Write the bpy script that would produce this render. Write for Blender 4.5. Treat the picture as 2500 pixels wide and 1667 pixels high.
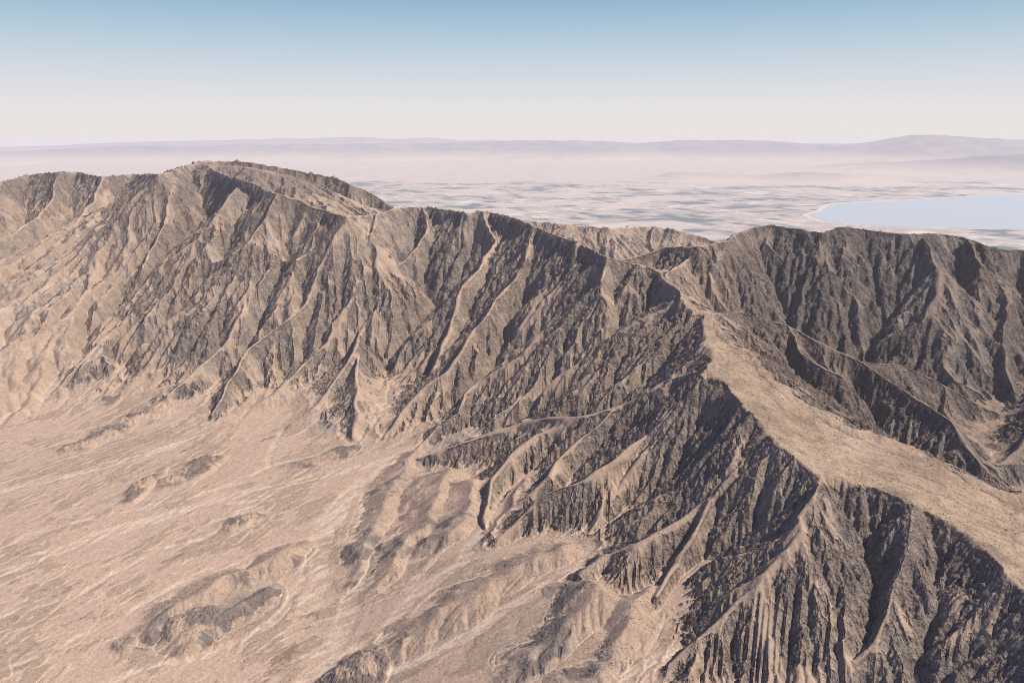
import bpy, math, time, os
import numpy as np
_t0 = time.time()
def T(s): print('%6.1f s  %s' % (time.time()-_t0, s), flush=True)
for o in list(bpy.data.objects): bpy.data.objects.remove(o)
scn = bpy.context.scene
R = math.radians

# ---------------------------------------------------------------- camera, sky, sun, exposure (metres; valley floor = 0, camera at 2000)
cam = bpy.data.cameras.new('camera'); cam.sensor_width = 36; cam.lens = 36*1889/2500
cam.clip_start = 5; cam.clip_end = 400000
camo = bpy.data.objects.new('camera', cam); scn.collection.objects.link(camo)
camo.location = (0, 0, 2000); camo.rotation_euler = (R(90)-math.atan(503.5/1889), 0, 0)
scn.camera = camo
SKY_STRENGTH, EXPOSURE = 0.05, 0.58
SUN_AZ, SUN_EL = 98.0, 50.0                            # azimuth from +y (into the picture) towards +x (right)
world = bpy.data.worlds.new('World'); scn.world = world; world.use_nodes = True
wn = world.node_tree; bg = wn.nodes['Background']
sky = wn.nodes.new('ShaderNodeTexSky'); sky.sky_type = 'NISHITA'; sky.sun_disc = False
sky.sun_elevation = R(SUN_EL); sky.sun_rotation = R(SUN_AZ)
sky.altitude = 2000; sky.air_density = 1.0; sky.dust_density = 1.0; sky.ozone_density = 1.6
# dust along the horizon: the blue pales towards a milky pinkish white
geo = wn.nodes.new('ShaderNodeTexCoord'); sep = wn.nodes.new('ShaderNodeSeparateXYZ'); wn.links.new(geo.outputs['Generated'], sep.inputs[0])
ramp = wn.nodes.new('ShaderNodeMapRange'); ramp.inputs['From Min'].default_value = .16; ramp.inputs['From Max'].default_value = .24
ramp.inputs['To Min'].default_value = 1; ramp.inputs['To Max'].default_value = 0; ramp.interpolation_type = 'SMOOTHSTEP'
wn.links.new(sep.outputs[2], ramp.inputs[0])
dust = wn.nodes.new('ShaderNodeValToRGB'); wn.links.new(sep.outputs[2], dust.inputs[0]); el = dust.color_ramp.elements
SKY = [(0, 235, 228, 224), (.03, 231, 227, 226), (.065, 214, 219, 226), (.10, 190, 208, 221), (.155, 147, 183, 209), (.22, 116, 160, 195)]
while len(el) < len(SKY): el.new(.5)
def lin(c): c = c/255; return ((c+.055)/1.055)**2.4
for e_, (p_, r_, g_, b_) in zip(el, SKY): e_.position = p_; e_.color = (lin(r_), lin(g_), lin(b_), 1)
gain = wn.nodes.new('ShaderNodeVectorMath'); gain.operation = 'SCALE'; wn.links.new(dust.outputs[0], gain.inputs[0])
gain.inputs['Scale'].default_value = 1/(SKY_STRENGTH*2**EXPOSURE)
mixs = wn.nodes.new('ShaderNodeMix'); mixs.data_type = 'RGBA'; wn.links.new(ramp.outputs[0], mixs.inputs[0])
tint = wn.nodes.new('ShaderNodeVectorMath'); tint.operation = 'MULTIPLY'; wn.links.new(sky.outputs[0], tint.inputs[0]); tint.inputs[1].default_value = (.42, .92, 1.95)
wn.links.new(tint.outputs[0], mixs.inputs[6]); wn.links.new(gain.outputs[0], mixs.inputs[7])
wn.links.new(mixs.outputs[2], bg.inputs[0]); bg.inputs[1].default_value = SKY_STRENGTH
sl = bpy.data.lights.new('sun', 'SUN'); sl.energy = 5.0; sl.angle = R(.5); sl.color = (1, .905, .75)
so = bpy.data.objects.new('sun', sl); scn.collection.objects.link(so)
so.rotation_euler = (R(90-SUN_EL), 0, R(180-SUN_AZ)); so.location = (3000, 0, 3000)
scn.view_settings.view_transform = 'Standard'; scn.view_settings.look = 'None'
scn.view_settings.exposure = EXPOSURE; scn.view_settings.gamma = 1.0
scn.render.engine = 'CYCLES'
cy = scn.cycles; cy.max_bounces = 8; cy.volume_bounces = 2; cy.diffuse_bounces = 1
cy.use_denoising = True; cy.denoising_prefilter = 'NONE'; cy.filter_width = 1.0
HAZE = 1.2e-5; HAZE_COL = (.825, .81, .84, 1); HAZE_G = 0.0

# ---------------------------------------------------------------- survey: ridge lines, tableland edges, base heights, hills, washes (world metres)
RIDGES = [
 ('crestL', 0.80, [(-5545,7090,1500),(-5125,7300,1560),(-4620,7120,1600),(-4625,7535,1638),(-4205,7355,1680),(-4125,7520,1669),(-3725,7190,1640),(-3635,7650,1640),(-2775,6200,1702),(-2900,6820,1724),(-3060,7770,1760),(-2845,7995,1749),(-2600,7900,1740),(-2330,7905,1696),(-2050,7865,1650),(-1760,7730,1605),(-1515,7490,1560),(-1365,7495,1491),(-1115,7340,1350),(-970,7675,1100)]),
 ('Dome', 0.39, [(-3140,7655,1725),(-2705,7180,1742),(-2410,7170,1728),(-2075,7150,1660)]),
 ('crestM', 1.00, [(-3065,7930,1755),(-2465,6665,1700),(-1950,5890,1660),(-1655,5470,1620),(-1495,5470,1575),(-1320,5360,1520),(-1095,5090,1494),(-1020,5255,1480),(-940,5335,1486),(-815,5615,1500),(-655,5705,1498),(-450,5520,1494),(-305,5295,1490),(-190,5335,1500),(0,5110,1481),(190,4690,1450),(345,4330,1419),(500,3995,1390),(655,3965,1358),(760,3870,1330),(785,3645,1299),(785,3495,1280)]),
 ('crestR', 0.85, [(595,4445,1290),(745,4530,1320),(905,4555,1370),(1030,4320,1400),(1200,4415,1424),(1430,4675,1462),(1570,4710,1480),(1690,4615,1464),(1795,4530,1450),(1910,4560,1480),(2070,4590,1467),(2255,4490,1450),(2520,4610,1440),(2670,4635,1415),(2740,4495,1390),(2820,4465,1370),(2965,4470,1360),(3175,4415,1330),(3385,4220,1280),(3505,3935,1200)]),
 ('K0', 0.75, [(1240,4560,1405),(1045,4410,1350),(850,4100,1310),(795,3985,1295),(790,3520,1275)]),
 ('ridgeD', 0.53, [(165,10460,900),(710,10365,861),(1295,10250,820),(1920,10720,794),(2195,10405,780),(2490,10230,709),(2720,10065,650)]),
 ('ridgeD2', 0.53, [(700,10190,880),(935,10390,700),(1215,10405,560)]),
 ('ridgeD3', 0.53, [(1350,10250,820),(1510,10175,646),(1610,10100,522)]),
 ('ridgeD4', 0.53, [(1935,10490,820),(1840,10220,640),(1850,9930,520)]),
 ('S1', 0.77, [(-655,5670,1495),(-590,5360,1349),(-610,5220,1283),(-670,5110,1225),(-785,4950,1137),(-920,4835,1055),(-990,4650,965),(-1080,4390,839),(-1190,4175,729),(-1255,4025,657),(-1315,3915,601)]),
 ('S1b', 0.77, [(-810,5105,1110),(-880,4875,1009),(-940,4685,919),(-910,4350,849),(-840,4015,777),(-785,3740,719),(-765,3550,647),(-755,3445,608)]),
 ('S1c', 0.77, [(-890,4255,874),(-945,4060,764),(-1000,3905,674),(-1070,3730,600)]),
 ('S2', 0.77, [(-220,5295,1498),(-135,5035,1330),(-175,4705,1210),(-290,4525,1130),(-330,4345,1021),(-375,4175,919),(-390,4055,858),(-435,3925,793)]),
 ('S3', 0.77, [(125,4825,1465),(100,4620,1361),(65,4485,1291),(5,4335,1207),(-100,4125,1089),(-185,3960,991),(-265,3825,909),(-345,3735,847),(-465,3670,777),(-560,3545,697),(-630,3420,625)]),
 ('S4', 0.77, [(500,3995,1390),(455,3870,1298),(395,4075,1150),(270,4030,1058),(165,3910,948),(50,3665,878),(-105,3685,837),(-210,3580,784),(-240,3445,734),(-345,3375,684),(-440,3260,624)]),
 ('S4b', 0.82, [(340,4285,1425),(325,4175,1311),(220,4080,1171),(110,4030,1047),(25,3930,915)]),
 ('S4c', 0.82, [(650,3920,1365),(660,4160,1200),(545,4040,1112),(425,3910,1010),(290,3800,951),(165,3695,896)]),
 ('S5', 0.77, [(835,3420,1230),(785,3510,1150),(695,3515,1070),(560,3510,1012),(435,3590,948),(290,3490,897),(170,3380,852),(30,3405,793),(-40,3375,734)]),
 ('S5b', 0.82, [(750,3550,1240),(680,3680,1150),(585,3815,1055),(475,3755,985)]),
 ('D', 0.77, [(745,2715,1165),(715,2860,1120),(650,2920,1060),(565,2905,1018),(460,2950,956),(300,2960,908),(155,3030,859),(20,3105,803),(-90,3120,763),(-190,3120,726),(-325,3115,677),(-470,3155,626)]),
 ('D1', 0.84, [(305,2980,900),(200,2965,852),(105,2945,818),(5,2870,774),(-80,2760,721),(-110,2660,682),(-110,2480,654)]),
 ('D2', 0.84, [(410,2940,941),(305,2840,867),(235,2760,832),(150,2640,784),(75,2585,729)]),
 ('E', 0.80, [(790,2385,1120),(765,2535,1080),(670,2650,1021),(580,2640,985),(495,2620,955),(425,2570,927),(345,2510,887),(255,2480,848),(175,2480,815),(85,2450,772),(15,2410,728),(-50,2355,683)]),
 ('E2', 0.84, [(580,2640,985),(460,2530,913),(395,2465,849),(335,2395,791),(270,2300,736)]),
 ('F', 0.80, [(850,2210,1090),(855,2290,1060),(795,2290,1016),(735,2280,972),(605,2200,914),(510,2155,872),(435,2120,844),(390,2095,825),(310,2100,777),(220,2050,738)]),
 ('F1', 0.84, [(600,2175,927),(540,2090,864),(495,2030,803),(405,1925,762)]),
 ('F0', 0.84, [(760,2465,1120),(695,2415,1036),(640,2375,964),(580,2340,894)]),
 ('G', 0.80, [(855,1985,1060),(830,1955,1038),(775,1910,1000),(770,1880,980),(720,1830,942),(660,1780,898),(635,1750,876),(545,1710,822),(465,1685,776),(380,1655,728)]),
 ('G1', 0.84, [(645,1750,862),(630,1700,829),(630,1645,789),(635,1590,752),(620,1530,714)]),
 ('G2', 0.87, [(855,2010,1010),(880,1950,942),(885,1895,884),(880,1845,828)]),
 ('G3', 0.84, [(750,1845,902),(770,1785,840),(790,1730,782),(785,1680,732)]),
 ('H', 0.82, [(1090,1920,1030),(1085,1905,1016),(1040,1815,958),(1005,1775,926),(975,1745,902),(945,1685,860),(890,1640,820),(825,1620,780),(745,1585,730),(675,1540,682)]),
 ('H1', 0.89, [(1025,1810,904),(1065,1775,848),(1085,1720,790),(1080,1670,740)]),
 ('H2', 0.89, [(965,1715,838),(985,1660,784),(1005,1610,730)]),
 ('I', 0.82, [(1225,1705,983),(1200,1700,966),(1155,1655,919),(1115,1600,860),(1105,1565,833),(1150,1505,795),(1180,1435,762)]),
 ('I2', 0.87, [(1115,1600,860),(1040,1555,784),(985,1510,730)]),
 ('I3', 0.82, [(1250,1590,978),(1210,1545,922),(1205,1480,864),(1225,1430,816)]),
 ('L1', 0.73, [(-2015,5730,1640),(-2070,5535,1484),(-2135,5370,1348),(-2135,5300,1292),(-2320,5250,1150),(-2415,5140,1040),(-2490,5080,968)]),
 ('L2', 0.75, [(-1070,5240,1490),(-1285,5400,1310),(-1370,4915,1233),(-1705,5320,1150),(-2100,5640,1023),(-2315,5440,948),(-2445,5215,883),(-2525,4875,793),(-2545,4590,733),(-2520,4310,674)]),
 ('L3', 0.75, [(-930,5295,1490),(-945,5105,1380),(-1205,5075,1230),(-1425,5295,1143),(-1500,5165,1100),(-1510,5000,1033),(-1625,4690,896),(-1710,4440,810),(-1810,4135,704),(-1900,4000,630)]),
 ('L4', 0.75, [(-815,5615,1500),(-885,5305,1356),(-1025,5170,1268),(-1160,4935,1148),(-1280,4640,1006),(-1405,4440,900),(-1500,4285,818),(-1545,4030,702),(-1535,3800,598)]),
 ('L5', 0.73, [(-4205,7355,1680),(-4075,6980,1508),(-4010,6580,1332),(-4080,6335,1224),(-4225,6065,1096)]),
 ('L6', 0.73, [(-3725,7190,1640),(-3630,6810,1450),(-3605,6465,1310),(-3750,6285,1230)]),
 ('L7', 0.73, [(-2980,6660,1680),(-2945,6265,1494),(-2895,5975,1362),(-2845,5710,1240),(-2770,5470,1126)]),
 ('L8', 0.73, [(-3040,7255,1710),(-2660,6215,1530),(-2595,5810,1380),(-2595,5565,1230),(-2560,5330,1120)]),
 ('L9', 0.73, [(-4620,7120,1600),(-4405,6630,1430),(-4315,6250,1300)]),
 ('L10', 0.75, [(-1620,5460,1615),(-1685,5245,1440),(-1750,5090,1323),(-1845,5035,1250),(-2110,5270,1130)]),
 ('L11', 0.75, [(-1320,5360,1520),(-1500,5375,1370),(-1615,5350,1260)]),
 ('B1', 0.34, [(-3750,7375,1480),(-3470,6645,1360),(-3460,6235,1220),(-3605,6070,1160),(-3800,5695,1060),(-3940,5355,1000)]),
 ('B2', 0.34, [(-3415,6600,1330),(-3195,6145,1150),(-3200,5885,1060),(-3220,5455,981),(-3270,5085,911),(-3470,4875,874)]),
 ('B3', 0.34, [(-3200,5885,1060),(-2945,5470,948),(-2895,5090,881),(-2930,4755,822),(-3020,4550,771),(-3120,4320,734)]),
 ('B4', 0.30, [(-2475,4935,778),(-2550,4645,719),(-2670,4385,664),(-2750,4150,615),(-2845,3935,571)]),
 ('J', 0.77, [(825,3375,1230),(1055,3535,1200),(1150,3530,1175),(1245,3510,1150),(1350,3505,1120),(1435,3390,1080),(1545,3295,1034),(1630,3160,983),(1670,2985,943),(1715,2870,915),(1740,2765,872),(1750,2665,822)]),
 ('J2', 0.84, [(1305,3515,1130),(1270,3295,1072),(1335,3170,1034),(1385,3135,1018),(1625,3490,906),(1750,3405,866),(1840,3285,826)]),
 ('J3', 0.84, [(1550,3310,1030),(1785,3405,983),(1945,3370,915),(2085,3330,830),(2210,3300,762)]),
 ('K1', 0.75, [(1570,4710,1475),(1500,4590,1387),(1590,4470,1293),(1695,4435,1227),(1785,4350,1149),(1855,4235,1065),(1930,4115,981)]),
 ('K2', 0.75, [(1545,4715,1370),(1465,4615,1280),(1310,4525,1248),(1150,4285,1200),(1055,4115,1180)]),
 ('K3', 0.75, [(1955,4600,1475),(1970,4530,1397),(1915,4440,1279),(1855,4375,1183)]),
 ('K4', 0.75, [(2270,4490,1450),(2295,4435,1398),(2240,4370,1318),(2155,4270,1202),(2070,4310,1124),(1985,4360,1042)]),
 ('K5', 0.75, [(2320,4385,1440),(2325,4190,1304),(2255,4045,1194),(2130,3915,1070),(1970,3925,962)]),
 ('K6', 0.73, [(2650,4520,1415),(2645,4325,1300),(2800,4275,1190),(2835,4085,1080),(2805,3910,966)]),
 ('K7', 0.77, [(2660,4405,1320),(2545,4145,1158),(2465,3935,1026),(2350,3780,914)]),
 ('K8', 0.77, [(2405,4330,1280),(2345,4050,1132),(2260,3825,1010),(2140,3690,918)]),
 ('K9', 0.77, [(2965,4470,1360),(2930,4160,1200),(2865,3835,1050),(2815,3560,915)]),
 ('K10', 0.77, [(1710,4565,1460),(1745,4470,1358),(1745,4375,1254)]),
 ('K11', 0.77, [(2765,4215,1190),(2535,3875,1040),(2440,3620,898),(2365,3445,830)]),
 ('K12', 0.75, [(2350,3775,915),(2350,3625,864),(2385,3555,804)]),
 ('K13', 0.75, [(2145,3700,915),(2150,3555,856),(2240,3520,804)]),
 ('M2', 0.75, [(2310,3015,958),(2425,3325,890),(2420,3470,822)]),
 ('M', 0.77, [(2635,3285,1000),(2330,3085,916),(2025,2855,826),(1890,2750,784),(1810,2690,760)]),
 ('BH1', 0.46, [(-435,3190,642),(-490,2815,608),(-515,2540,577),(-510,2330,535)]),
 ('BH2', 0.50, [(-265,2955,676),(-320,2630,636),(-390,2405,593),(-460,2285,541)]),
 ('BH3', 0.50, [(-160,2805,691),(-205,2495,654),(-275,2320,596)]),
 ('BH4', 0.46, [(170,2200,737),(75,2170,718),(-65,2120,675),(-200,2060,620),(-305,1995,571),(-385,1950,530)]),
 ('BH5', 0.52, [(400,1980,763),(330,1860,750),(255,1725,722),(190,1590,677)]),
 ('BH6', 0.46, [(235,1955,757),(170,1850,718),(120,1765,672)]),
 ('BH7', 0.40, [(-765,2565,535),(-880,2475,535),(-995,2385,528),(-1080,2255,519),(-1140,2150,494)]),
 ('BH8', 0.42, [(-835,2320,516),(-945,2215,510),(-1055,2115,498),(-1135,2105,479)]),
 ('BH9', 0.42, [(-740,3345,611),(-880,3270,578),(-1030,3265,556)]),
 ('BH10', 0.42, [(-1580,4105,615),(-1645,3800,578),(-1730,3685,552)]),
]
PLATEAU = [[(785,3515,1282),(780,3420,1258),(860,3380,1235),(760,2995,1191),(760,2845,1175),(690,2705,1160),(755,2650,1147),(775,2465,1120),(815,2250,1088),(860,2070,1060),(895,2025,1052),(1015,2015,1034),(1115,1930,1015),(1175,1845,998),(1200,1715,977),(1215,1620,958),(1215,1475,930)],[(810,3570,1275),(830,3480,1254),(900,3390,1225),(895,3140,1190),(945,2945,1160),(990,2800,1128),(1030,2635,1092),(1095,2525,1065),(1160,2460,1045),(1225,2430,1027),(1330,2410,1000),(1385,2345,983),(1420,2275,966),(1460,2245,954),(1505,2210,940),(1580,2185,930),(1715,2105,910)]]
FLOOR = [(-1500,1930,452),(-1705,2255,460),(-1945,2630,467),(-2255,3125,482),(-2690,3805,504),(-3060,4395,534),(-1015,1920,460),(-1150,2235,471),(-530,1900,475),(-600,2210,489),(-55,1730,612),(255,1635,687),(455,1625,703),(-1530,2750,489),(-1030,2705,512),(-570,2785,558),(-365,3200,606),(-420,2915,584),(-100,2405,647),(185,2040,716),(-2000,3730,534),(-1520,3750,571),(-1240,3655,563),(-710,3385,586),(-2550,4415,578),(-3185,4625,645),(-2515,4800,593),(-3205,5110,734),(-2720,5230,822),(-2855,5585,926),(-470,3315,616),(65,2265,682),(350,1955,730),(475,1715,708),(605,1625,698),(815,1635,687),(1065,1630,692),(-2130,2275,445),(-3635,4180,482),(1885,2855,652),(2065,3030,660),(2320,3315,677),(2570,3665,668),(2415,4015,660),(2240,4260,702),(2125,4550,745),(2730,3710,652),(1775,2480,717),(-5000,9500,50),(-7500,8000,150),(-2000,9500,60),(0,7500,350),(0,9500,330),(1500,9200,300),(3000,9500,150),(1500,6200,450),(3500,6500,150),(5000,7000,0),(5500,4500,200),(4500,3000,450),(3500,2200,560),(2300,2000,560),(0,12500,-30),(-4000,13500,-40),(4500,12000,-40),(8500,9500,-40),(-9000,11000,-40),(-5500,6000,700),(-4500,4500,560),(-6500,7000,900),(9000,14000,-40),(0,14500,-50),(2000,1200,600),(900,900,620),(-600,1000,430)]
KNOLLS = [
 (-1077, 2782, 145, 62, 41, 17, 1, 'knoll', 'small dark oval knoll standing alone on the pale fan'),
 (-1030, 2195, 211, 104, 20, 30, 1, 'hill', 'dark nosed end of the broad tan hill near the bottom left'),
 (-1622, 3105, 173, 65, 82, 21, 1, 'knoll', 'dark two lobed knoll on the fan left of the oval knoll'),
 (-1457, 3230, 214, 84, 63, 21, 1, 'hill', 'low tan hill with dark patches above the two lobed knoll'),
 (-2055, 3732, 319, 110, 64, 24, 1, 'hill', 'low brown hill on the upper fan below the dark talus wedge'),
 (-2160, 4395, 388, 78, 76, 32, 1, 'hill', 'dark brown talus wedge at the foot of the left spurs'),
 (-445, 1907, 154, 91, 35, 32, 1, 'knoll', 'dark sided tan knoll at the bottom edge left of centre'),
]
WASHES = [[38,[[-475,3210],[-530,3075],[-580,2915],[-565,2695],[-555,2530],[-530,2340],[-530,2185],[-530,2070],[-580,1900],[-615,1785]]],[34,[[-460,3235],[-565,3190],[-645,3025],[-680,2865],[-705,2665],[-675,2415],[-665,2250]]],[34,[[-490,3230],[-640,3185],[-975,3075],[-1280,2945],[-1545,2780],[-1715,2645],[-1855,2495],[-2000,2380]]],[24,[[-100,2470],[-165,2310],[-305,2200],[-410,2030],[-490,1990],[-555,1900]]],[24,[[325,2195],[185,2095],[35,2010],[-120,1935],[-235,1895],[-350,1875],[-420,1820]]],[14,[[-1145,3970],[-1165,3690],[-1150,3500],[-1115,3245],[-1165,3120],[-1390,3000],[-1680,2880],[-1980,2690]]],[26,[[-1515,3730],[-1650,3500],[-1900,3320],[-2255,3125],[-2435,2995]]],[16,[[-2765,5195],[-2990,4815],[-3165,4580],[-3390,4450]]],[14,[[-940,3070],[-1095,2890],[-1155,2690],[-1315,2620],[-1500,2380],[-1690,2230],[-1785,2175]]],[14,[[-685,2965],[-755,2675],[-725,2470],[-745,2240],[-870,2055],[-1050,2005],[-1245,1905]]],[12,[[-815,2505],[-1105,2480],[-1285,2240],[-1405,2085],[-1530,1980]]],[12,[[490,1790],[415,1730],[320,1670],[250,1600]]],[14,[[3070,4200],[2535,3605],[2320,3320],[2060,3030],[1895,2875]]],[18,[[-2505,4425],[-2585,4205],[-2755,3915],[-2885,3780]]],[10,[[-750,3395],[-900,3215],[-1080,2955],[-1175,2930]]]]
VARNISH = [[7,[[-1550,2385],[-1625,2305],[-1685,2225]]],[9,[[-1635,2495],[-1550,2560]]],[6,[[-1775,2900],[-1755,3035]]],[5,[[-2075,2835],[-2060,2880]]],[4,[[-1875,2815],[-1830,2890]]],[30,[[-720,1890],[-685,2025],[-655,2210]]],[16,[[-725,1995],[-675,2135]]],[9,[[-1545,2125],[-1395,2245]]],[22,[[-1335,3390],[-1160,3595],[-1065,3880]]],[14,[[-1530,3210],[-1320,3345]]],[12,[[-1355,2470],[-1165,2640]]],[12,[[-1685,3260],[-1550,3490]]]]
LAKE = [(26250,28790),(21435,28370),(17965,27565),(15385,26445),(13185,25240),(11050,24290),(9735,23555),(9085,22590),(8595,21580),(8060,20765),(7635,20110),(7520,19015),(7790,18285),(8400,17610),(9515,17370),(10440,17215),(11250,17060),(15220,16470)]
FAR = [(-40.24, 1213), (-32.7, 697), (-29.9, 793), (-25.97, 1120), (-21.54, 1281), (-18.42, 1414), (-15.19, 1503), (-10.73, 1697), (-8.45, 1440), (-6.14, 1591), (-3.23, 1332), (-1.47, 1382), (4.4, 869), (10.18, 935), (12.98, 1398), (15.75, 1008), (19.75, 933), (24.3, 966), (27.16, 991), (30.52, 1334), (32.63, 1567), (40.19, 1686)]
MID = [(-40.34, 617), (-32.74, 666), (-28.34, 938), (-23.58, 1032), (-18.45, 1106), (-10.75, 1186), (-7.31, 1178), (-2.94, 1323), (1.47, 1473), (5.85, 1401), (9.03, 1256), (11.87, 1447), (13.54, 1488), (17.09, 1496), (20.79, 1190), (22.32, 1163), (24.76, 1487), (26.4, 1933), (27.55, 2033), (28.71, 1868), (30.49, 1741), (32.66, 1366), (40.25, 1367)]
LOW = [(-40.69, -5), (7.42, -60), (9.14, 33), (11.41, 345), (14.8, 294), (17.0, 240), (19.92, 395), (22.51, 370), (25.03, 195), (27.46, -5), (42.36, 47)]
EAST = [(-40.54, 21), (13.13, -60), (17.24, -60), (19.89, 71), (22.44, 322), (26.11, 463), (29.55, 693), (31.07, 870), (32.76, 956), (36.72, 1088), (42.0, 1155)]
# ---------------------------------------------------------------- height field (metres, camera at x=y=0, facing +y)
TH0, TH1 = math.radians(-44.0), math.radians(47.0)      # azimuth range of the surveyed ground
R0, R1 = 1270.0, 14500.0
ROW0, COL0 = 286, 200                                   # coarsest grid, doubled LEVELS times
LEVELS = 3

def grid(level):
    nr, nc = (ROW0-1)*2**level+1, (COL0-1)*2**level+1
    r = R0*np.exp(np.linspace(0, math.log(R1/R0), nr))[:, None]
    t = np.linspace(TH0, TH1, nc)[None, :]
    return (r*np.sin(t)).astype(np.float32), (r*np.cos(t)).astype(np.float32), np.broadcast_to(r, (nr, nc)).astype(np.float32)

_rng = np.random.RandomState(7)
_perm = _rng.permutation(4096).astype(np.int32)
_gr = _rng.uniform(0, 2*math.pi, 4096); _gx, _gy = np.cos(_gr).astype(np.float32), np.sin(_gr).astype(np.float32)
def noise(x, y, w, seed=0):
    x = x/w+seed*17.3; y = y/w-seed*9.1
    xi = np.floor(x); yi = np.floor(y); fx = (x-xi).astype(np.float32); fy = (y-yi).astype(np.float32)
    xi = xi.astype(np.int32); yi = yi.astype(np.int32)
    u = fx*fx*fx*(fx*(fx*6-15)+10); v = fy*fy*fy*(fy*(fy*6-15)+10)
    def g(a, b, dx, dy):
        h = _perm[(_perm[(xi+a) & 4095]+yi+b) & 4095]
        return _gx[h]*dx+_gy[h]*dy
    n0 = g(0, 0, fx, fy); n0 += u*(g(1, 0, fx-1, fy)-n0)
    n1 = g(0, 1, fx, fy-1); n1 += u*(g(1, 1, fx-1, fy-1)-n1)
    return (n0+v*(n1-n0))*1.5
def fbm(x, y, w, octv=4, seed=0, gain=.5):
    s = 0; a = 1
    for k in range(octv):
        s = s+a*noise(x, y, w/2**k, seed+k); a *= gain
    return s
def ridged(x, y, w, octv=3, seed=0):
    s = 0; a = 1
    for k in range(octv):
        s = s+a*(1-2*np.abs(noise(x, y, w/2**k, seed+k))); a *= .5
    return s/1.75
def up2(a):
    def ax(a):
        n = a.shape[0]; o = np.empty((2*n-1,)+a.shape[1:], a.dtype); o[::2] = a
        o[1::2] = .5*(a[:-1]+a[1:]); o[3:-3:2] = (9*(a[1:-2]+a[2:-1])-a[:-3]-a[3:])/16
        return o
    return np.ascontiguousarray(ax(ax(a).T).T)
def lin2(a, n=1):
    for _ in range(n):
        o = np.empty((2*a.shape[0]-1, a.shape[1]), a.dtype); o[::2] = a; o[1::2] = .5*(a[:-1]+a[1:])
        a = np.empty((o.shape[0], 2*o.shape[1]-1), a.dtype); a[:, ::2] = o; a[:, 1::2] = .5*(o[:, :-1]+o[:, 1:])
    return a
def sst(a, b, x):
    t = np.clip((x-a)/(b-a), 0, 1); return t*t*(3-2*t)
def blur(a, n=1):
    for _ in range(n):
        a = np.pad(a, 1, mode='edge')
        a = (a[:-2]+2*a[1:-1]+a[2:])*.25; a = (a[:, :-2]+2*a[:, 1:-1]+a[:, 2:])*.25
    return a

def smax(a, b, k):
    h = np.maximum(k-np.abs(a-b), 0)/k; return np.maximum(a, b)+h*h*k*.25
def Rn(name): return not name.startswith('crest')
def floor_surface(X, Y):                                # smooth base: basin on the left, canyon on the right, rift valley behind
    p = np.array(FLOOR, float); P = p[:, :2]
    D = np.hypot(P[:, None, 0]-P[None, :, 0], P[:, None, 1]-P[None, :, 1])
    n = len(p); A = np.zeros((n+1, n+1)); A[:n, :n] = D+np.eye(n)*-60.0; A[:n, n] = 1; A[n, :n] = 1
    c = np.linalg.solve(A, np.r_[p[:, 2], 0])
    z = np.full(X.shape, c[n], np.float32)
    for i in range(n): z += (c[i]*np.hypot(X-P[i, 0], Y-P[i, 1])).astype(np.float32)
    return z

def seg_env(X, Y, pts, s, z, T=None, thick=0.0):
    for a, b in zip(pts[:-1], pts[1:]):
        ax, ay, az = a; dx, dy, dz = b[0]-ax, b[1]-ay, b[2]-az
        L2 = max(dx*dx+dy*dy, 1.0)
        t = np.clip(((X-ax)*dx+(Y-ay)*dy)/L2, 0, 1)
        d = np.hypot(X-ax-t*dx, Y-ay-t*dy)
        if T is not None: np.minimum(T, d, out=T)
        np.maximum(z, az+dz*t-s*(np.sqrt(d*d+thick*thick)-thick), out=z)
    return z
def tri_fill(X, Y, tri, z, M, s=0.75):
    (x0, y0, z0), (x1, y1, z1), (x2, y2, z2) = tri
    d = (y1-y2)*(x0-x2)+(x2-x1)*(y0-y2)
    if abs(d) < 1: return
    a = ((y1-y2)*(X-x2)+(x2-x1)*(Y-y2))/d; b = ((y2-y0)*(X-x2)+(x0-x2)*(Y-y2))/d; c = 1-a-b
    ins = (a >= 0) & (b >= 0) & (c >= 0)
    z[ins] = np.maximum(z[ins], (a*z0+b*z1+c*z2)[ins]); M[ins] = 1

def receivers(z, dr, dt):
    rho = _rng.random_sample(z.shape).astype(np.float32)*.98
    nr, nc = z.shape; best = np.zeros_like(z); rec = np.arange(z.size, dtype=np.int32).reshape(z.shape).copy()
    dist = np.ones_like(z); idx = rec.copy(); dd = np.sqrt(dr*dr+dt*dt)
    for i, j, D in ((-1, 0, dr), (1, 0, dr), (0, -1, dt), (0, 1, dt), (-1, -1, dd), (-1, 1, dd), (1, -1, dd), (1, 1, dd)):
        a = (slice(max(0, -i), nr-max(0, i)), slice(max(0, -j), nc-max(0, j)))
        b = (slice(max(0, i), nr+min(0, i)), slice(max(0, j), nc+min(0, j)))
        s = (z[a]-z[b])/(D[a] if D is not dd else (dr+dt)[a]*.5*(2-rho[a])); m = s > best[a]
        best[a] = np.where(m, s, best[a]); rec[a] = np.where(m, idx[b], rec[a]); dist[a] = np.where(m, D[a], dist[a])
    return rec, dist, best
def levels(rec):
    n = rec.size; f = rec.ravel(); lv = (f != np.arange(n, dtype=np.int32)).astype(np.int32); p = f.copy()
    while True:
        q = lv[p]
        if not q.any(): break
        lv += q; p = p[p]
    order = np.argsort(lv.astype(np.int16) if lv.max() < 32000 else lv, kind='stable'); cnt = np.bincount(lv)
    return order, np.r_[0, np.cumsum(cnt)]
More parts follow.
